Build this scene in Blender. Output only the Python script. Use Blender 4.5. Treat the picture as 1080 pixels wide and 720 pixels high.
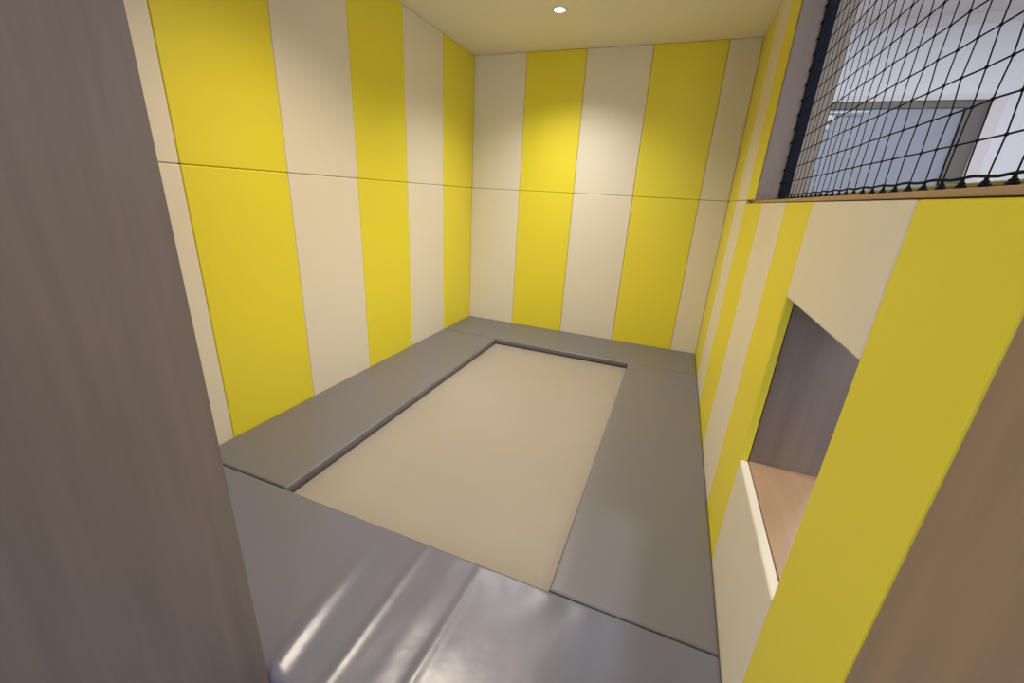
import bpy, bmesh, math, random
from mathutils import Vector, Matrix
random.seed(7)
for o in list(bpy.data.objects): bpy.data.objects.remove(o)
S = bpy.context.scene
COL = S.collection
# ------------------------------------------------------------------ camera, world, exposure
# room frame: x to the right along the back wall, y towards the back (back wall face at y=0, doorway at y=-2.87), z up, mats' top at 0
cam = bpy.data.cameras.new('camera'); camo = bpy.data.objects.new('camera', cam); COL.objects.link(camo)
cam.sensor_fit = 'HORIZONTAL'; cam.sensor_width = 36.0; cam.lens = 433.79/1080*36; cam.clip_start = 0.02
Rv = Vector((0.92855324, 0.36714786, 0.05469303)); Uv = Vector((-0.17116423, 0.29275113, 0.94074416)); Fv = Vector((-0.32938076, 0.88289253, -0.33467759))
m = Matrix.Identity(4)
for i in range(3):
    m[i][0] = Rv[i]; m[i][1] = Uv[i]; m[i][2] = -Fv[i]
m[0][3], m[1][3], m[2][3] = 1.65333, -3.26630, 1.06118
camo.matrix_world = m
S.camera = camo
wd = bpy.data.worlds.new('world'); S.world = wd; wd.use_nodes = True
wd.node_tree.nodes['Background'].inputs[0].default_value = (0.92, 0.93, 1.0, 1)
wd.node_tree.nodes['Background'].inputs[1].default_value = 1.25
S.view_settings.view_transform = 'Standard'; S.view_settings.look = 'None'
S.view_settings.exposure = 0.13; S.view_settings.gamma = 1.0; S.view_settings.use_curve_mapping = False
WARM = (1.0, 0.87, 0.70)
COOLER = (1.0, 0.96, 0.93)
HALL_W = 30.0

# ------------------------------------------------------------------ materials
def mat(name, col, rough=0.5, spec=0.5, bump=None, grain=None, var=0.0, coat=0.0, metal=0.0, emit=None):
    M = bpy.data.materials.new(name); M.use_nodes = True
    nt = M.node_tree; b = nt.nodes['Principled BSDF']
    b.inputs['Base Color'].default_value = (*col, 1); b.inputs['Roughness'].default_value = rough
    b.inputs['Specular IOR Level'].default_value = spec; b.inputs['Metallic'].default_value = metal
    b.inputs['Coat Weight'].default_value = coat; b.inputs['Coat Roughness'].default_value = 0.2
    tc = nt.nodes.new('ShaderNodeTexCoord')
    if emit:
        b.inputs['Emission Color'].default_value = (*emit[0], 1); b.inputs['Emission Strength'].default_value = emit[1]
    if var or grain:
        mp = nt.nodes.new('ShaderNodeMapping'); nt.links.new(tc.outputs['Object'], mp.inputs[0])
        mp.inputs['Scale'].default_value = grain or (2, 2, 2)
        n = nt.nodes.new('ShaderNodeTexNoise'); n.inputs['Scale'].default_value = 1.0; n.inputs['Detail'].default_value = 5; n.inputs['Roughness'].default_value = 0.6
        nt.links.new(mp.outputs[0], n.inputs['Vector'])
        r = nt.nodes.new('ShaderNodeValToRGB'); v = var
        r.color_ramp.elements[0].position = 0.3; r.color_ramp.elements[1].position = 0.7
        r.color_ramp.elements[0].color = (*[c*(1-v) for c in col], 1); r.color_ramp.elements[1].color = (*[min(1, c*(1+v)) for c in col], 1)
        nt.links.new(n.outputs['Fac'], r.inputs[0]); nt.links.new(r.outputs[0], b.inputs['Base Color'])
        if grain:
            bp = nt.nodes.new('ShaderNodeBump'); bp.inputs['Strength'].default_value = 0.15; bp.inputs['Distance'].default_value = 0.002
            nt.links.new(n.outputs['Fac'], bp.inputs['Height']); nt.links.new(bp.outputs[0], b.inputs['Normal'])
    if bump:
        sc, st = bump
        n2 = nt.nodes.new('ShaderNodeTexNoise'); n2.inputs['Scale'].default_value = sc; n2.inputs['Detail'].default_value = 3
        nt.links.new(tc.outputs['Object'], n2.inputs['Vector'])
        bp = nt.nodes.new('ShaderNodeBump'); bp.inputs['Strength'].default_value = st; bp.inputs['Distance'].default_value = 0.01
        nt.links.new(n2.outputs['Fac'], bp.inputs['Height']); nt.links.new(bp.outputs[0], b.inputs['Normal'])
    return M
YELLOW = mat('yellow_vinyl', (0.80, 0.69, 0.045), 0.42, 0.35, bump=(3, 0.05))
CREAM = mat('cream_vinyl', (0.77, 0.70, 0.56), 0.42, 0.35, bump=(3, 0.05))
GREY = mat('grey_vinyl', (0.140, 0.141, 0.190), 0.33, 0.8, bump=(9, 0.22))  # front mat: cool reflection put into the base colour as a blue tint
GREY2 = mat('grey_vinyl_soft', (0.165, 0.157, 0.170), 0.40, 0.5, bump=(5, 0.08))
BEIGE = mat('beige_floor', (0.355, 0.312, 0.265), 0.5, 0.4, var=0.03)
PLASTER = mat('cream_plaster', (0.88, 0.84, 0.75), 0.8, 0.3)
CORE = mat('board', (0.35, 0.30, 0.24), 0.8)
WOOD = mat('taupe_wood', (0.20, 0.150, 0.116), 0.45, 0.4, grain=(30, 30, 1.6), var=0.13)
OAK = mat('oak_wood', (0.40, 0.25, 0.14), 0.45, 0.4, grain=(30, 3, 30), var=0.08)
BOUNCEWOOD = mat('taupe_wood_bounce_tint', (0.31, 0.215, 0.14), 0.45, 0.4, grain=(30, 30, 1.6), var=0.10)  # lighter copy of the taupe wood, warm bounced light put into its colour
TAN = mat('tan_wood', (0.22, 0.175, 0.13), 0.5, grain=(30, 30, 2), var=0.06)
NAVY = mat('navy_trim', (0.003, 0.007, 0.018), 0.8, 0.2)
BLACK = mat('black_cord', (0.004, 0.004, 0.005), 0.7, 0.2)
OLIVE = mat('olive_edge', (0.30, 0.26, 0.05), 0.6)
HALLW = mat('hall_white', (0.60, 0.60, 0.63), 0.8, 0.3)
HALLC = mat('hall_ceiling_white', (0.56, 0.53, 0.53), 0.9)
HALLF = mat('hall_carpet', (0.22, 0.21, 0.21), 0.95, 0.1, bump=(200, 0.4))
BLUEF = mat('blue_carpet', (0.06, 0.13, 0.32), 0.95, 0.1, bump=(200, 0.4))
DOORM = mat('door_blue_grey', (0.235, 0.255, 0.30), 0.4)
FRAMEM = mat('frame_taupe', (0.11, 0.10, 0.088), 0.5)
METAL = mat('brushed_metal', (0.5, 0.5, 0.5), 0.5, metal=0.3)
WHITE = mat('white_paint', (0.8, 0.78, 0.72), 0.5)
LENS = mat('lamp_lens', (1, 1, 1), 0.3, emit=((1.0, 0.93, 0.78), 30.0))
FILL_GLOW = mat('fill_glow_pane', (0.8, 0.8, 0.8), 0.2, emit=((0.80, 0.88, 1.0), 9.0))  # glow of the added window behind the camera
PANELL = mat('added_light_diffuser', (1, 1, 1), 0.5, emit=((0.86, 0.93, 1.0), 5.0))  # glow of the added hall lights

# ------------------------------------------------------------------ helpers
def box(bm, x0, x1, y0, y1, z0, z1):
    vs = [bm.verts.new((x, y, z)) for x in (x0, x1) for y in (y0, y1) for z in (z0, z1)]
    for f in ((0,1,3,2),(4,6,7,5),(0,4,5,1),(2,3,7,6),(0,2,6,4),(1,5,7,3)):
        bm.faces.new([vs[i] for i in f])
def obj(name, bm, material, parent=None, bevel=0, seg=3, smooth=False, loc=None):
    bmesh.ops.recalc_face_normals(bm, faces=bm.faces)
    if bevel:
        bmesh.ops.bevel(bm, geom=list(bm.edges), offset=bevel, segments=seg, profile=0.5, affect='EDGES')
    if loc is not None:
        bmesh.ops.translate(bm, verts=bm.verts, vec=-Vector(loc))
    me = bpy.data.meshes.new(name); bm.to_mesh(me); bm.free()
    if smooth:
        for p in me.polygons: p.use_smooth = True
    me.materials.append(material)
    o = bpy.data.objects.new(name, me); COL.objects.link(o)
    if loc is not None: o.location = loc
    if parent is not None: o.parent = parent
    return o
def bx(name, dims, material, parent=None, bevel=0, seg=3, smooth=False):
    bm = bmesh.new(); box(bm, *dims)
    x0, x1, y0, y1, z0, z1 = dims
    loc = None if parent is not None else ((x0+x1)/2, (y0+y1)/2, min(z0, z1))
    return obj(name, bm, material, parent, bevel, seg, smooth, loc)
def child(name, dims, material, root, bevel=0, seg=2):
    bm = bmesh.new(); box(bm, *dims); L = root.location
    bmesh.ops.translate(bm, verts=bm.verts, vec=-L)
    return obj(name, bm, material, root, bevel, seg)
def empty(name, loc):
    o = bpy.data.objects.new(name, None); COL.objects.link(o); o.location = loc; return o
def tag(o, label, cat, group=None):
    o['label'] = label; o['category'] = cat
    if group: o['group'] = group
    return o
def struct(o): o['kind'] = 'structure'; return o
def tube(bm, pts, r, n=6):
    rings = []
    for i, p in enumerate(pts):
        a = Vector(pts[max(i-1, 0)]); b = Vector(pts[min(i+1, len(pts)-1)]); d = (b-a).normalized()
        s = d.cross(Vector((1, 0, 0)) if abs(d.x) < 0.9 else Vector((0, 1, 0))).normalized(); t = d.cross(s)
        rings.append([bm.verts.new(Vector(p) + r*(math.cos(k*2*math.pi/n)*s + math.sin(k*2*math.pi/n)*t)) for k in range(n)])
    for A, B in zip(rings, rings[1:]):
        for k in range(n): bm.faces.new((A[k], A[(k+1) % n], B[(k+1) % n], B[k]))
    bm.faces.new(rings[0][::-1]); bm.faces.new(rings[-1])
def blob(bm, c, rx, ry, rz, u=8, v=5):
    bmesh.ops.create_uvsphere(bm, u_segments=u, v_segments=v, radius=1, matrix=Matrix.Translation(c) @ Matrix.Diagonal((rx, ry, rz, 1)))
def disc_lathe(bm, prof, n=40):
    rings = [[bm.verts.new((r*math.cos(2*math.pi*k/n), r*math.sin(2*math.pi*k/n), z)) for k in range(n)] for r, z in prof]
    for A, B in zip(rings, rings[1:]):
        for k in range(n): bm.faces.new((A[k], A[(k+1) % n], B[(k+1) % n], B[k]))
    return rings

# ------------------------------------------------------------------ dimensions (metres)
W = 1.935; H = 2.036; ZS = 1.10; ZW = 1.086; T = 0.045; P = 0.023; XO = 2.115
L = [0, 0.457, 0.899, 1.355, 1.800, 2.244, 2.86]
B = [0, 0.421, 0.862, 1.303, 1.752, 1.935]
Rr = [0, 0.479, 0.871, 1.361, 1.777, 2.059, 2.545, 2.795]
YO = 1.165; YE = 2.765; NB = 0.372; NT = 0.856; ZT = 1.93
M1 = 0.470; M2 = 0.474; M3 = 1.482; M4 = 2.392; YF = 2.87; XJ = 0.967

# ------------------------------------------------------------------ structure: padded room
struct(bx('floor', (-P, W+P, -2.87, P, -T-0.03, -T), BEIGE))
struct(bx('wall_back', (-0.15, XO, P, 0.15, -T-0.03, 2.70), CORE))
struct(bx('wall_left', (-0.15, -P, -3.2, P, -T-0.03, 2.70), CORE))
struct(bx('wall_front', (-P, XJ, -3.2, -2.87, -T-0.03, H), WOOD))
bm = bmesh.new()      # right partition with the two openings
def wr(y0, y1, z0, z1): box(bm, W+P, XO, -y1, -y0, z0, z1)
wr(-P, YO-0.018, -T-0.03, 2.70); wr(YO-0.018, YE+0.018, ZT+0.018, 2.70)
wr(YO-0.018, Rr[5]-0.012, -T-0.03, ZW); wr(Rr[5]-0.012, Rr[6]+0.012, -T-0.03, NB-0.012); wr(Rr[5]-0.012, Rr[6]+0.012, NT+0.012, ZW)
wr(Rr[6]+0.012, YE+0.018, -T-0.03, ZW)
struct(obj('wall_right', bm, CORE, loc=(W+P, -1.4, -T-0.03)))
struct(bx('trim_1', (W, XO, -3.2, -Rr[7]-0.001, -T-0.03, 2.70), BOUNCEWOOD, bevel=0.002))
bm = bmesh.new(); box(bm, -P, W+P, -3.2, P, H, H+0.02)
struct(obj('ceiling', bm, PLASTER, loc=(0.9, -1.6, H)))
bm = bmesh.new(); box(bm, -P, XO, -3.2, -2.87, H+0.02, 2.70)
struct(obj('wall_front_upper', bm, HALLW, loc=(0.9, -3.0, H+0.02)))

# netted opening: wooden lining, dark strip behind the net, outer lining
win = struct(empty('window_1', (W, -(YO+YE)/2, ZW)))
def wchild(n, d, mt, bevel=0.0015): return child(n, d, mt, win, bevel)
wchild('jamb', (W, 2.018, -YO, -YO+0.018, ZW+0.0097, ZT), WOOD)
wchild('jamb', (W, 2.018, -YE-0.018, -YE, ZW+0.0097, ZT), WOOD)
wchild('edge_strip', (2.0185, 2.053, -YO-0.001, -YO+0.018, ZW+0.0097, ZT), NAVY)
wchild('outer_jamb', (2.0535, XO, -YO, -YO+0.018, ZW+0.0097, ZT), TAN)
wchild('sill', (W, XO, -YE-0.018, -YO+0.018, ZW+0.0005, ZW+0.0095), OAK)
wchild('foam_edge', (2.035, 2.06, -YE, -YO-0.002, ZW+0.0097, ZW+0.029), OLIVE, 0.004)
wchild('head', (W, XO, -YE-0.018, -YO+0.018, ZT+0.0005, ZT+0.0175), WOOD)

# low opening in the right wall: wood lining
nic = struct(empty('window_2', (W+P, -(Rr[5]+Rr[6])/2, NB)))
child('shelf_board', (W+P+0.0005, XO+0.028, -Rr[6], -Rr[5], NB-0.0115, NB), OAK, nic, 0.001)
child('side_board', (W+P+0.0005, XO+0.028, -Rr[5], -Rr[5]+0.0115, NB-0.0115, NT+0.0115), WOOD, nic, 0.001)
child('side_board', (W+P+0.0005, XO+0.028, -Rr[6]-0.0115, -Rr[6], NB-0.0115, NT+0.0115), WOOD, nic, 0.001)
child('top_board', (W+P+0.0005, XO+0.028, -Rr[6], -Rr[5], NT, NT+0.0115), WOOD, nic, 0.001)

# ------------------------------------------------------------------ structure: hall seen through the net, with added unseen lights
struct(bx('floor_hall', (-3, 6, -6.0, -2.871, -T-0.06, -T-0.012), BLUEF))
struct(bx('floor_hall_side', (XO, 6, -2.871, 2.2, -T-0.06, -T-0.012), HALLF))
bm = bmesh.new()
DX0, DX1, DZ = 2.62, 3.978, 2.066
box(bm, XO-0.5, DX0-0.09, 2.0, 2.2, -0.1, 2.7); box(bm, DX1+0.10, 6, 2.0, 2.2, -0.1, 2.7); box(bm, DX0-0.09, DX1+0.10, 2.0, 2.2, DZ+0.045, 2.7)
struct(obj('wall_hall', bm, HALLW, loc=(4, 2.1, -0.1)))
struct(bx('ceiling_hall', (XO, 6, -6.0, 2.2, 2.70, 2.76), HALLC))
struct(bx('trim_2', (XO-0.5, 6, 1.985, 1.999, 2.63, 2.70), HALLC))
dr = struct(empty('door_1', ((DX0+DX1)/2, 2.03, -T)))
child('outer_frame', (DX0-0.09, DX1+0.10, 1.995, 2.03, DZ, DZ+0.045), HALLC, dr)
child('outer_frame', (DX1, DX1+0.10, 1.995, 2.03, -T, DZ-0.0005), HALLC, dr)
child('frame', (DX0, DX1-0.0005, 2.012, 2.07, DZ-0.058, DZ-0.0005), FRAMEM, dr)
child('frame', (DX1-0.145, DX1-0.0005, 2.012, 2.07, -T, DZ-0.0585), FRAMEM, dr)
child('frame_bead', (DX1-0.003, DX1+0.002, 1.990, 1.9945, -T, DZ), METAL, dr)
child('frame_bead', (DX0, DX1+0.002, 1.990, 1.9945, DZ+0.0005, DZ+0.008), METAL, dr)
child('gasket', (DX1-0.152, DX1-0.1455, 2.02, 2.07, -T, DZ-0.059), BLACK, dr)
leaf = child('door_leaf', (DX0, DX1-0.1525, 2.035, 2.075, -T+0.01, DZ-0.0595), DOORM, dr)
cl = child('door_closer', (2.66, 2.86, 1.985, 2.034, 1.90, 1.955), METAL, dr, 0.006)
child('closer_arm', (2.78, 3.11, 1.970, 1.984, 1.968, 1.980), METAL, dr, 0.002)
bm = bmesh.new(); blob(bm, (2.83, 2.02, 1.85), 0.03, 0.02, 0.03, 16, 10); bmesh.ops.translate(bm, verts=bm.verts, vec=-dr.location)
obj('door_stop', bm, METAL, dr, smooth=True)
w3 = struct(empty('added_fill_window', (3.0, -5.9, 0.9)))  # unseen window added behind the camera to throw light into the low opening
child('fill_pane', (2.50, 3.50, -5.93, -5.92, 0.9, 2.3), FILL_GLOW, w3)
for d in ((2.44, 3.56, -5.95, -5.88, 2.3005, 2.36), (2.44, 3.56, -5.95, -5.88, 0.84, 0.8995), (2.44, 2.4995, -5.95, -5.88, 0.9, 2.3), (3.5005, 3.56, -5.95, -5.88, 0.9, 2.3), (2.985, 3.015, -5.915, -5.89, 0.9, 2.3)):
    child('frame_bar', d, WHITE, w3, 0.003)
def added_hall_light(x, y, lb):  # unseen panel lights, added to light the hall wall and door
    r = empty('added_panel_light', (x, y, 2.70))
    tag(r, lb, 'added light', 'added unseen square lights over the hall')
    child('frame', (x-0.32, x+0.32, y-0.32, y+0.32, 2.685, 2.6995), WHITE, r, 0.003)
    child('diffuser', (x-0.29, x+0.29, y-0.29, y+0.29, 2.680, 2.6848), PANELL, r)
    ld = bpy.data.lights.new('panel_glow', 'AREA'); ld.shape = 'SQUARE'; ld.size = 0.56; ld.energy = HALL_W; ld.color = (0.88, 0.93, 1.0)
    lo = bpy.data.objects.new('panel_glow', ld); COL.objects.link(lo); lo.parent = r; lo.location = (0, 0, -0.03)
added_hall_light(3.4, 0.2, 'added unseen square light over the hall, nearer the grey door')
added_hall_light(3.4, -2.4, 'added unseen square light over the hall, beside the netted opening')

# ------------------------------------------------------------------ wall padding: one thing per pad
def pad(dims, m, label):
    e = 0.0008
    x0, x1, y0, y1, z0, z1 = dims
    if x1-x0 < 0.05: d = (x0, x1, y0+e, y1-e, z0+e, z1-e)
    else: d = (x0+e, x1-e, y0, y1, z0+e, z1-e)
    o = bx('wall_pad', d, m, bevel=0.005, seg=3)
    return tag(o, label, 'wall pad', 'vinyl wall pads lining the room')
cn = {0: ('cream', CREAM), 1: ('yellow', YELLOW)}
where_b = ['in the corner with the left wall', 'second from the left corner', 'in the middle of the back wall', 'second from the right corner', 'narrow, in the corner with the right wall']
for i in range(5):
    c, mt = cn[i % 2]
    for up in (0, 1):
        z0, z1 = ((-T, ZS), (ZS, H))[up]
        pad((B[i], B[i+1], 0, P-0.0005, z0, z1), mt, '%s %s pad on the back wall, %s' % (('lower', 'upper')[up], c, where_b[i]))
where_l = ['touching the back corner', 'second from the back corner', 'third from the back corner', 'fourth from the back corner', 'widest looking, second from the doorway', 'cut off by the taupe wooden doorway post']
for i in range(6):
    c, mt = cn[(i+1) % 2]
    for up in (0, 1):
        z0, z1 = ((-T, ZS), (ZS, H))[up]
        pad((-P+0.0005, 0, -L[i+1], (P-0.001 if i == 0 else -L[i]), z0, z1), mt, '%s %s pad on the left wall, %s' % (('lower', 'upper')[up], c, where_l[i]))
pad((W, W+P-0.0005, -Rr[1], P-0.001, ZS, H), YELLOW, 'upper yellow pad on the right wall, against the back corner')
pad((W, W+P-0.0005, -Rr[2], -Rr[1], ZS, H), CREAM, 'upper cream pad on the right wall, only cream one left of the netted opening')
pad((W, W+P-0.0005, -YO, -Rr[2], ZS, H), YELLOW, 'upper yellow pad on the right wall, bordering the netted opening')
lab = ['lower yellow pad on the right wall, against the back corner', 'lower cream pad on the right wall, second from the back corner', 'lower yellow pad on the right wall, third from the back corner',
       'lower cream pad on the right wall, under the back end of the netted opening', 'lower yellow pad on the right wall, beside the low wooden opening']
for i in range(5):
    top = ZS if i < 2 else ZW
    pad((W, W+P-0.0005, -Rr[i+1], (P-0.001 if i == 0 else -Rr[i]), -T, top), cn[(i+1) % 2][1], lab[i])
pad((W, W+P-0.0005, -Rr[6], -Rr[5], NT, ZW), CREAM, 'cream pad between the netted opening and the low wooden opening')
pad((W, W+P-0.0005, -Rr[6], -Rr[5], -T, NB), CREAM, 'cream pad under the low wooden opening, nearest cream pad to the floor mats')
pad((W, W+P-0.0005, -Rr[7], -Rr[6], -T, ZW), YELLOW, 'large yellow pad at the right, nearest the viewer, beside the brown wooden post')

# ------------------------------------------------------------------ floor mats
def grid_axis(a, b, r, step):
    e = [r*(1-math.cos(k*math.pi/2/5)) for k in range(6)]
    n = max(2, int((b-a-2*r)/step)); mid = [a+r+(b-a-2*r)*k/n for k in range(1, n)]
    return [a+t for t in e] + mid + [b-t for t in e[::-1]]
def floor_mat(x0, x1, y0, y1, label, material, r=0.010, disp=None, step=0.02):
    g = 0.0015; x0 += g; x1 -= g; y0 += g; y1 -= g
    X = grid_axis(x0, x1, r, step); Y = grid_axis(y0, y1, r, step)
    def edge(d): return r - math.sqrt(max(0, r*r-(r-min(d, r))**2))
    bm = bmesh.new(); V = []
    for x in X:
        row = []
        for y in Y:
            dx = min(x-x0, x1-x); dy = min(y-y0, y1-y)
            a = edge(dx); b = edge(dy); z = -min(r, math.hypot(a, b))
            if disp: z += disp(x, y)*min(1, max(0, dx)/0.02)*min(1, max(0, dy)/0.02)
            row.append(bm.verts.new((x, y, z)))
        V.append(row)
    for i in range(len(X)-1):
        for j in range(len(Y)-1): bm.faces.new((V[i][j], V[i+1][j], V[i+1][j+1], V[i][j+1]))
    per = [V[i][0] for i in range(len(X))] + [V[-1][j] for j in range(1, len(Y))] + [V[i][-1] for i in range(len(X)-2, -1, -1)] + [V[0][j] for j in range(len(Y)-2, 0, -1)]
    low = [bm.verts.new((v.co.x, v.co.y, -T+0.015)) for v in per]
    low2 = [bm.verts.new((v.co.x + (0.016 if v.co.x < (x0+x1)/2 else -0.016), v.co.y + (0.016 if v.co.y < (y0+y1)/2 else -0.016), -T)) for v in per]
    n = len(per)
    for k in range(n):
        q = (k+1) % n
        bm.faces.new((per[k], low[k], low[q], per[q])); bm.faces.new((low[k], low2[k], low2[q], low[q]))
    bm.faces.new(low2)
    o = obj('floor_mat', bm, material, smooth=True, loc=((x0+x1)/2, (y0+y1)/2, -T))
    return tag(o, label, 'floor mat', 'grey vinyl mats around the beige floor')
def gauss(d, s): return math.exp(-d*d/(2*s*s))
def front_disp(x, y):
    v = -y                                   # 2.39 .. 2.87
    t = (v-2.39)/0.48
    z = 0.0
    z += 0.0085*gauss(x-(0.925+0.036*t*t), 0.018)*gauss(t-0.85, 0.36)
    z += 0.0028*gauss(x-1.086, 0.009)*min(1, 0.4+t)
    z += 0.0030*gauss(x-(1.275-0.02*t), 0.010)*min(1, 0.3+1.2*t)
    z += 0.0016*gauss(x-1.19, 0.02)*gauss(t-0.7, 0.3)
    z += 0.0009*math.sin(x*31+v*9)*math.sin(v*17+x*5)*gauss(x-1.45, 0.2)
    z += 0.0010*math.sin(x*60)*gauss(v-2.42, 0.03)*gauss(x-1.5, 0.2)
    return z
def soft(x, y): return 0.0006*math.sin(x*13+1)*math.sin(y*7)
floor_mat(0, W, -M1, 0, 'grey vinyl mat along the foot of the back wall', GREY2, disp=soft, step=0.04)
floor_mat(0, M2, -M4, -M1, 'long narrow grey vinyl mat along the left wall', GREY2, disp=soft, step=0.04)
floor_mat(M3, W, -M4, -M1, 'long grey vinyl mat along the right wall', GREY2, disp=soft, step=0.04)
floor_mat(0, W, -YF, -M4, 'glossy creased grey vinyl mat nearest the viewer, across the doorway', GREY, disp=front_disp, step=0.006)

# ------------------------------------------------------------------ safety net
NX = 2.018
net = empty('safety_net', (NX, -(YO+YE)/2, ZW+0.02))
tag(net, 'black knotted cord net stretched across the opening in the right wall', 'net')
def nobj(name, bm, m=BLACK, smooth=True):
    bmesh.ops.translate(bm, verts=bm.verts, vec=-net.location); return obj(name, bm, m, net, smooth=smooth)
ys = []; y = YO+0.02
while y < YE-0.01: ys.append(y); y += 0.0525
zs = []; z = 1.168
while z < ZT-0.01: zs.append(z); z += 0.0502
ZB = 1.119
def nd(i, j):
    if j < 0: return Vector((NX, -ys[i], ZB))
    rnd = random.Random(i*100+j)
    return Vector((NX+rnd.uniform(-.0015, .0015), -ys[i]+rnd.uniform(-.002, .002), zs[j]+rnd.uniform(-.0008, .0008)))
bm = bmesh.new()
for i in range(len(ys)):
    tube(bm, [nd(i, j) for j in range(-1, len(zs))] + [(NX, -ys[i], ZT-0.006)], 0.00105, 5)
for j in range(len(zs)):
    tube(bm, [(NX, -YO-0.006, zs[j])] + [nd(i, j) for i in range(len(ys))] + [(NX, -YE+0.006, zs[j])], 0.0014, 5)
    for i in range(len(ys)): blob(bm, nd(i, j), 0.0026, 0.0032, 0.0028, 6, 4)
nobj('netting', bm)
bm = bmesh.new()
tube(bm, [(NX, -YO-0.007-(YE-YO-0.014)*k/60, ZB + 0.0015*math.sin(k*1.7)) for k in range(61)], 0.0022, 6)
tube(bm, [(NX, -YO-0.005, ZB+(ZT-0.006-ZB)*k/30) for k in range(31)], 0.0035, 6)
tube(bm, [(NX, -YE+0.006, ZB+(ZT-0.006-ZB)*k/30) for k in range(31)], 0.0035, 6)
tube(bm, [(NX, -YO-0.007-(YE-YO-0.014)*k/60, ZT-0.005) for k in range(61)], 0.003, 6)
nobj('border_rope', bm)
tie = None
def put_tie(loc, rot, sc=1.0):
    global tie
    if tie is None:
        bm = bmesh.new()      # small lashing: a squat cone of cord turns with a loop over the rope
        for k, (r, h) in enumerate(((0.0135, 0.0), (0.0115, 0.0035), (0.009, 0.007), (0.0062, 0.0105), (0.0035, 0.014))):
            pts = [(0.45*r*math.cos(a*math.pi/6), r*math.sin(a*math.pi/6), h) for a in range(13)]
            tube(bm, pts, 0.0021, 5)
        blob(bm, (0, 0, 0.004), 0.005, 0.0115, 0.006); blob(bm, (0, 0, 0.010), 0.003, 0.005, 0.006)
        tube(bm, [(0, -0.003, 0.012), (0, 0, 0.022), (0, 0.003, 0.012)], 0.0018, 5)
        tie = obj('tie', bm, BLACK, net, smooth=True); o = tie
    else:
        o = tie.copy(); COL.objects.link(o); o.parent = net
    o.location = Vector(loc)-net.location; o.rotation_euler = rot; o.scale = (sc, sc*(1.4 if sc == 1 else 1), sc)
for yy in ys: put_tie((NX, -yy, ZW+0.0115), (0, 0, 0))
for zz in zs: put_tie((NX-0.006, -YO-0.004, zz), (0, math.pi/2, 0), 0.6)

# ------------------------------------------------------------------ recessed downlights
def downlight(x, y, label, tone, power, angle):
    r = empty('downlight', (x, y, H)); tag(r, label, 'downlight')
    bm = bmesh.new(); disc_lathe(bm, [(0.046, -0.0002), (0.046, -0.002), (0.042, -0.004), (0.031, -0.003), (0.028, -0.0003)])
    obj('trim_ring', bm, WHITE, r, smooth=True)
    bm = bmesh.new(); rings = disc_lathe(bm, [(0.0275, -0.0004), (0.026, -0.002), (0.015, -0.0035), (0.001, -0.004)]); bm.faces.new(rings[-1])
    obj('lens', bm, LENS, r, smooth=True)
    ld = bpy.data.lights.new('downlight_beam', 'SPOT'); ld.energy = power; ld.color = tone; ld.spot_size = math.radians(angle); ld.spot_blend = 1.0; ld.shadow_soft_size = 0.03
    lo = bpy.data.objects.new('downlight_beam', ld); COL.objects.link(lo); lo.parent = r; lo.location = (0, 0, -0.012)
downlight(0.838, -0.636, 'small round recessed ceiling light near the back wall', COOLER, 76, 134)
downlight(0.838, -1.95, 'second round recessed ceiling light, nearer the doorway', WARM, 86, 142)
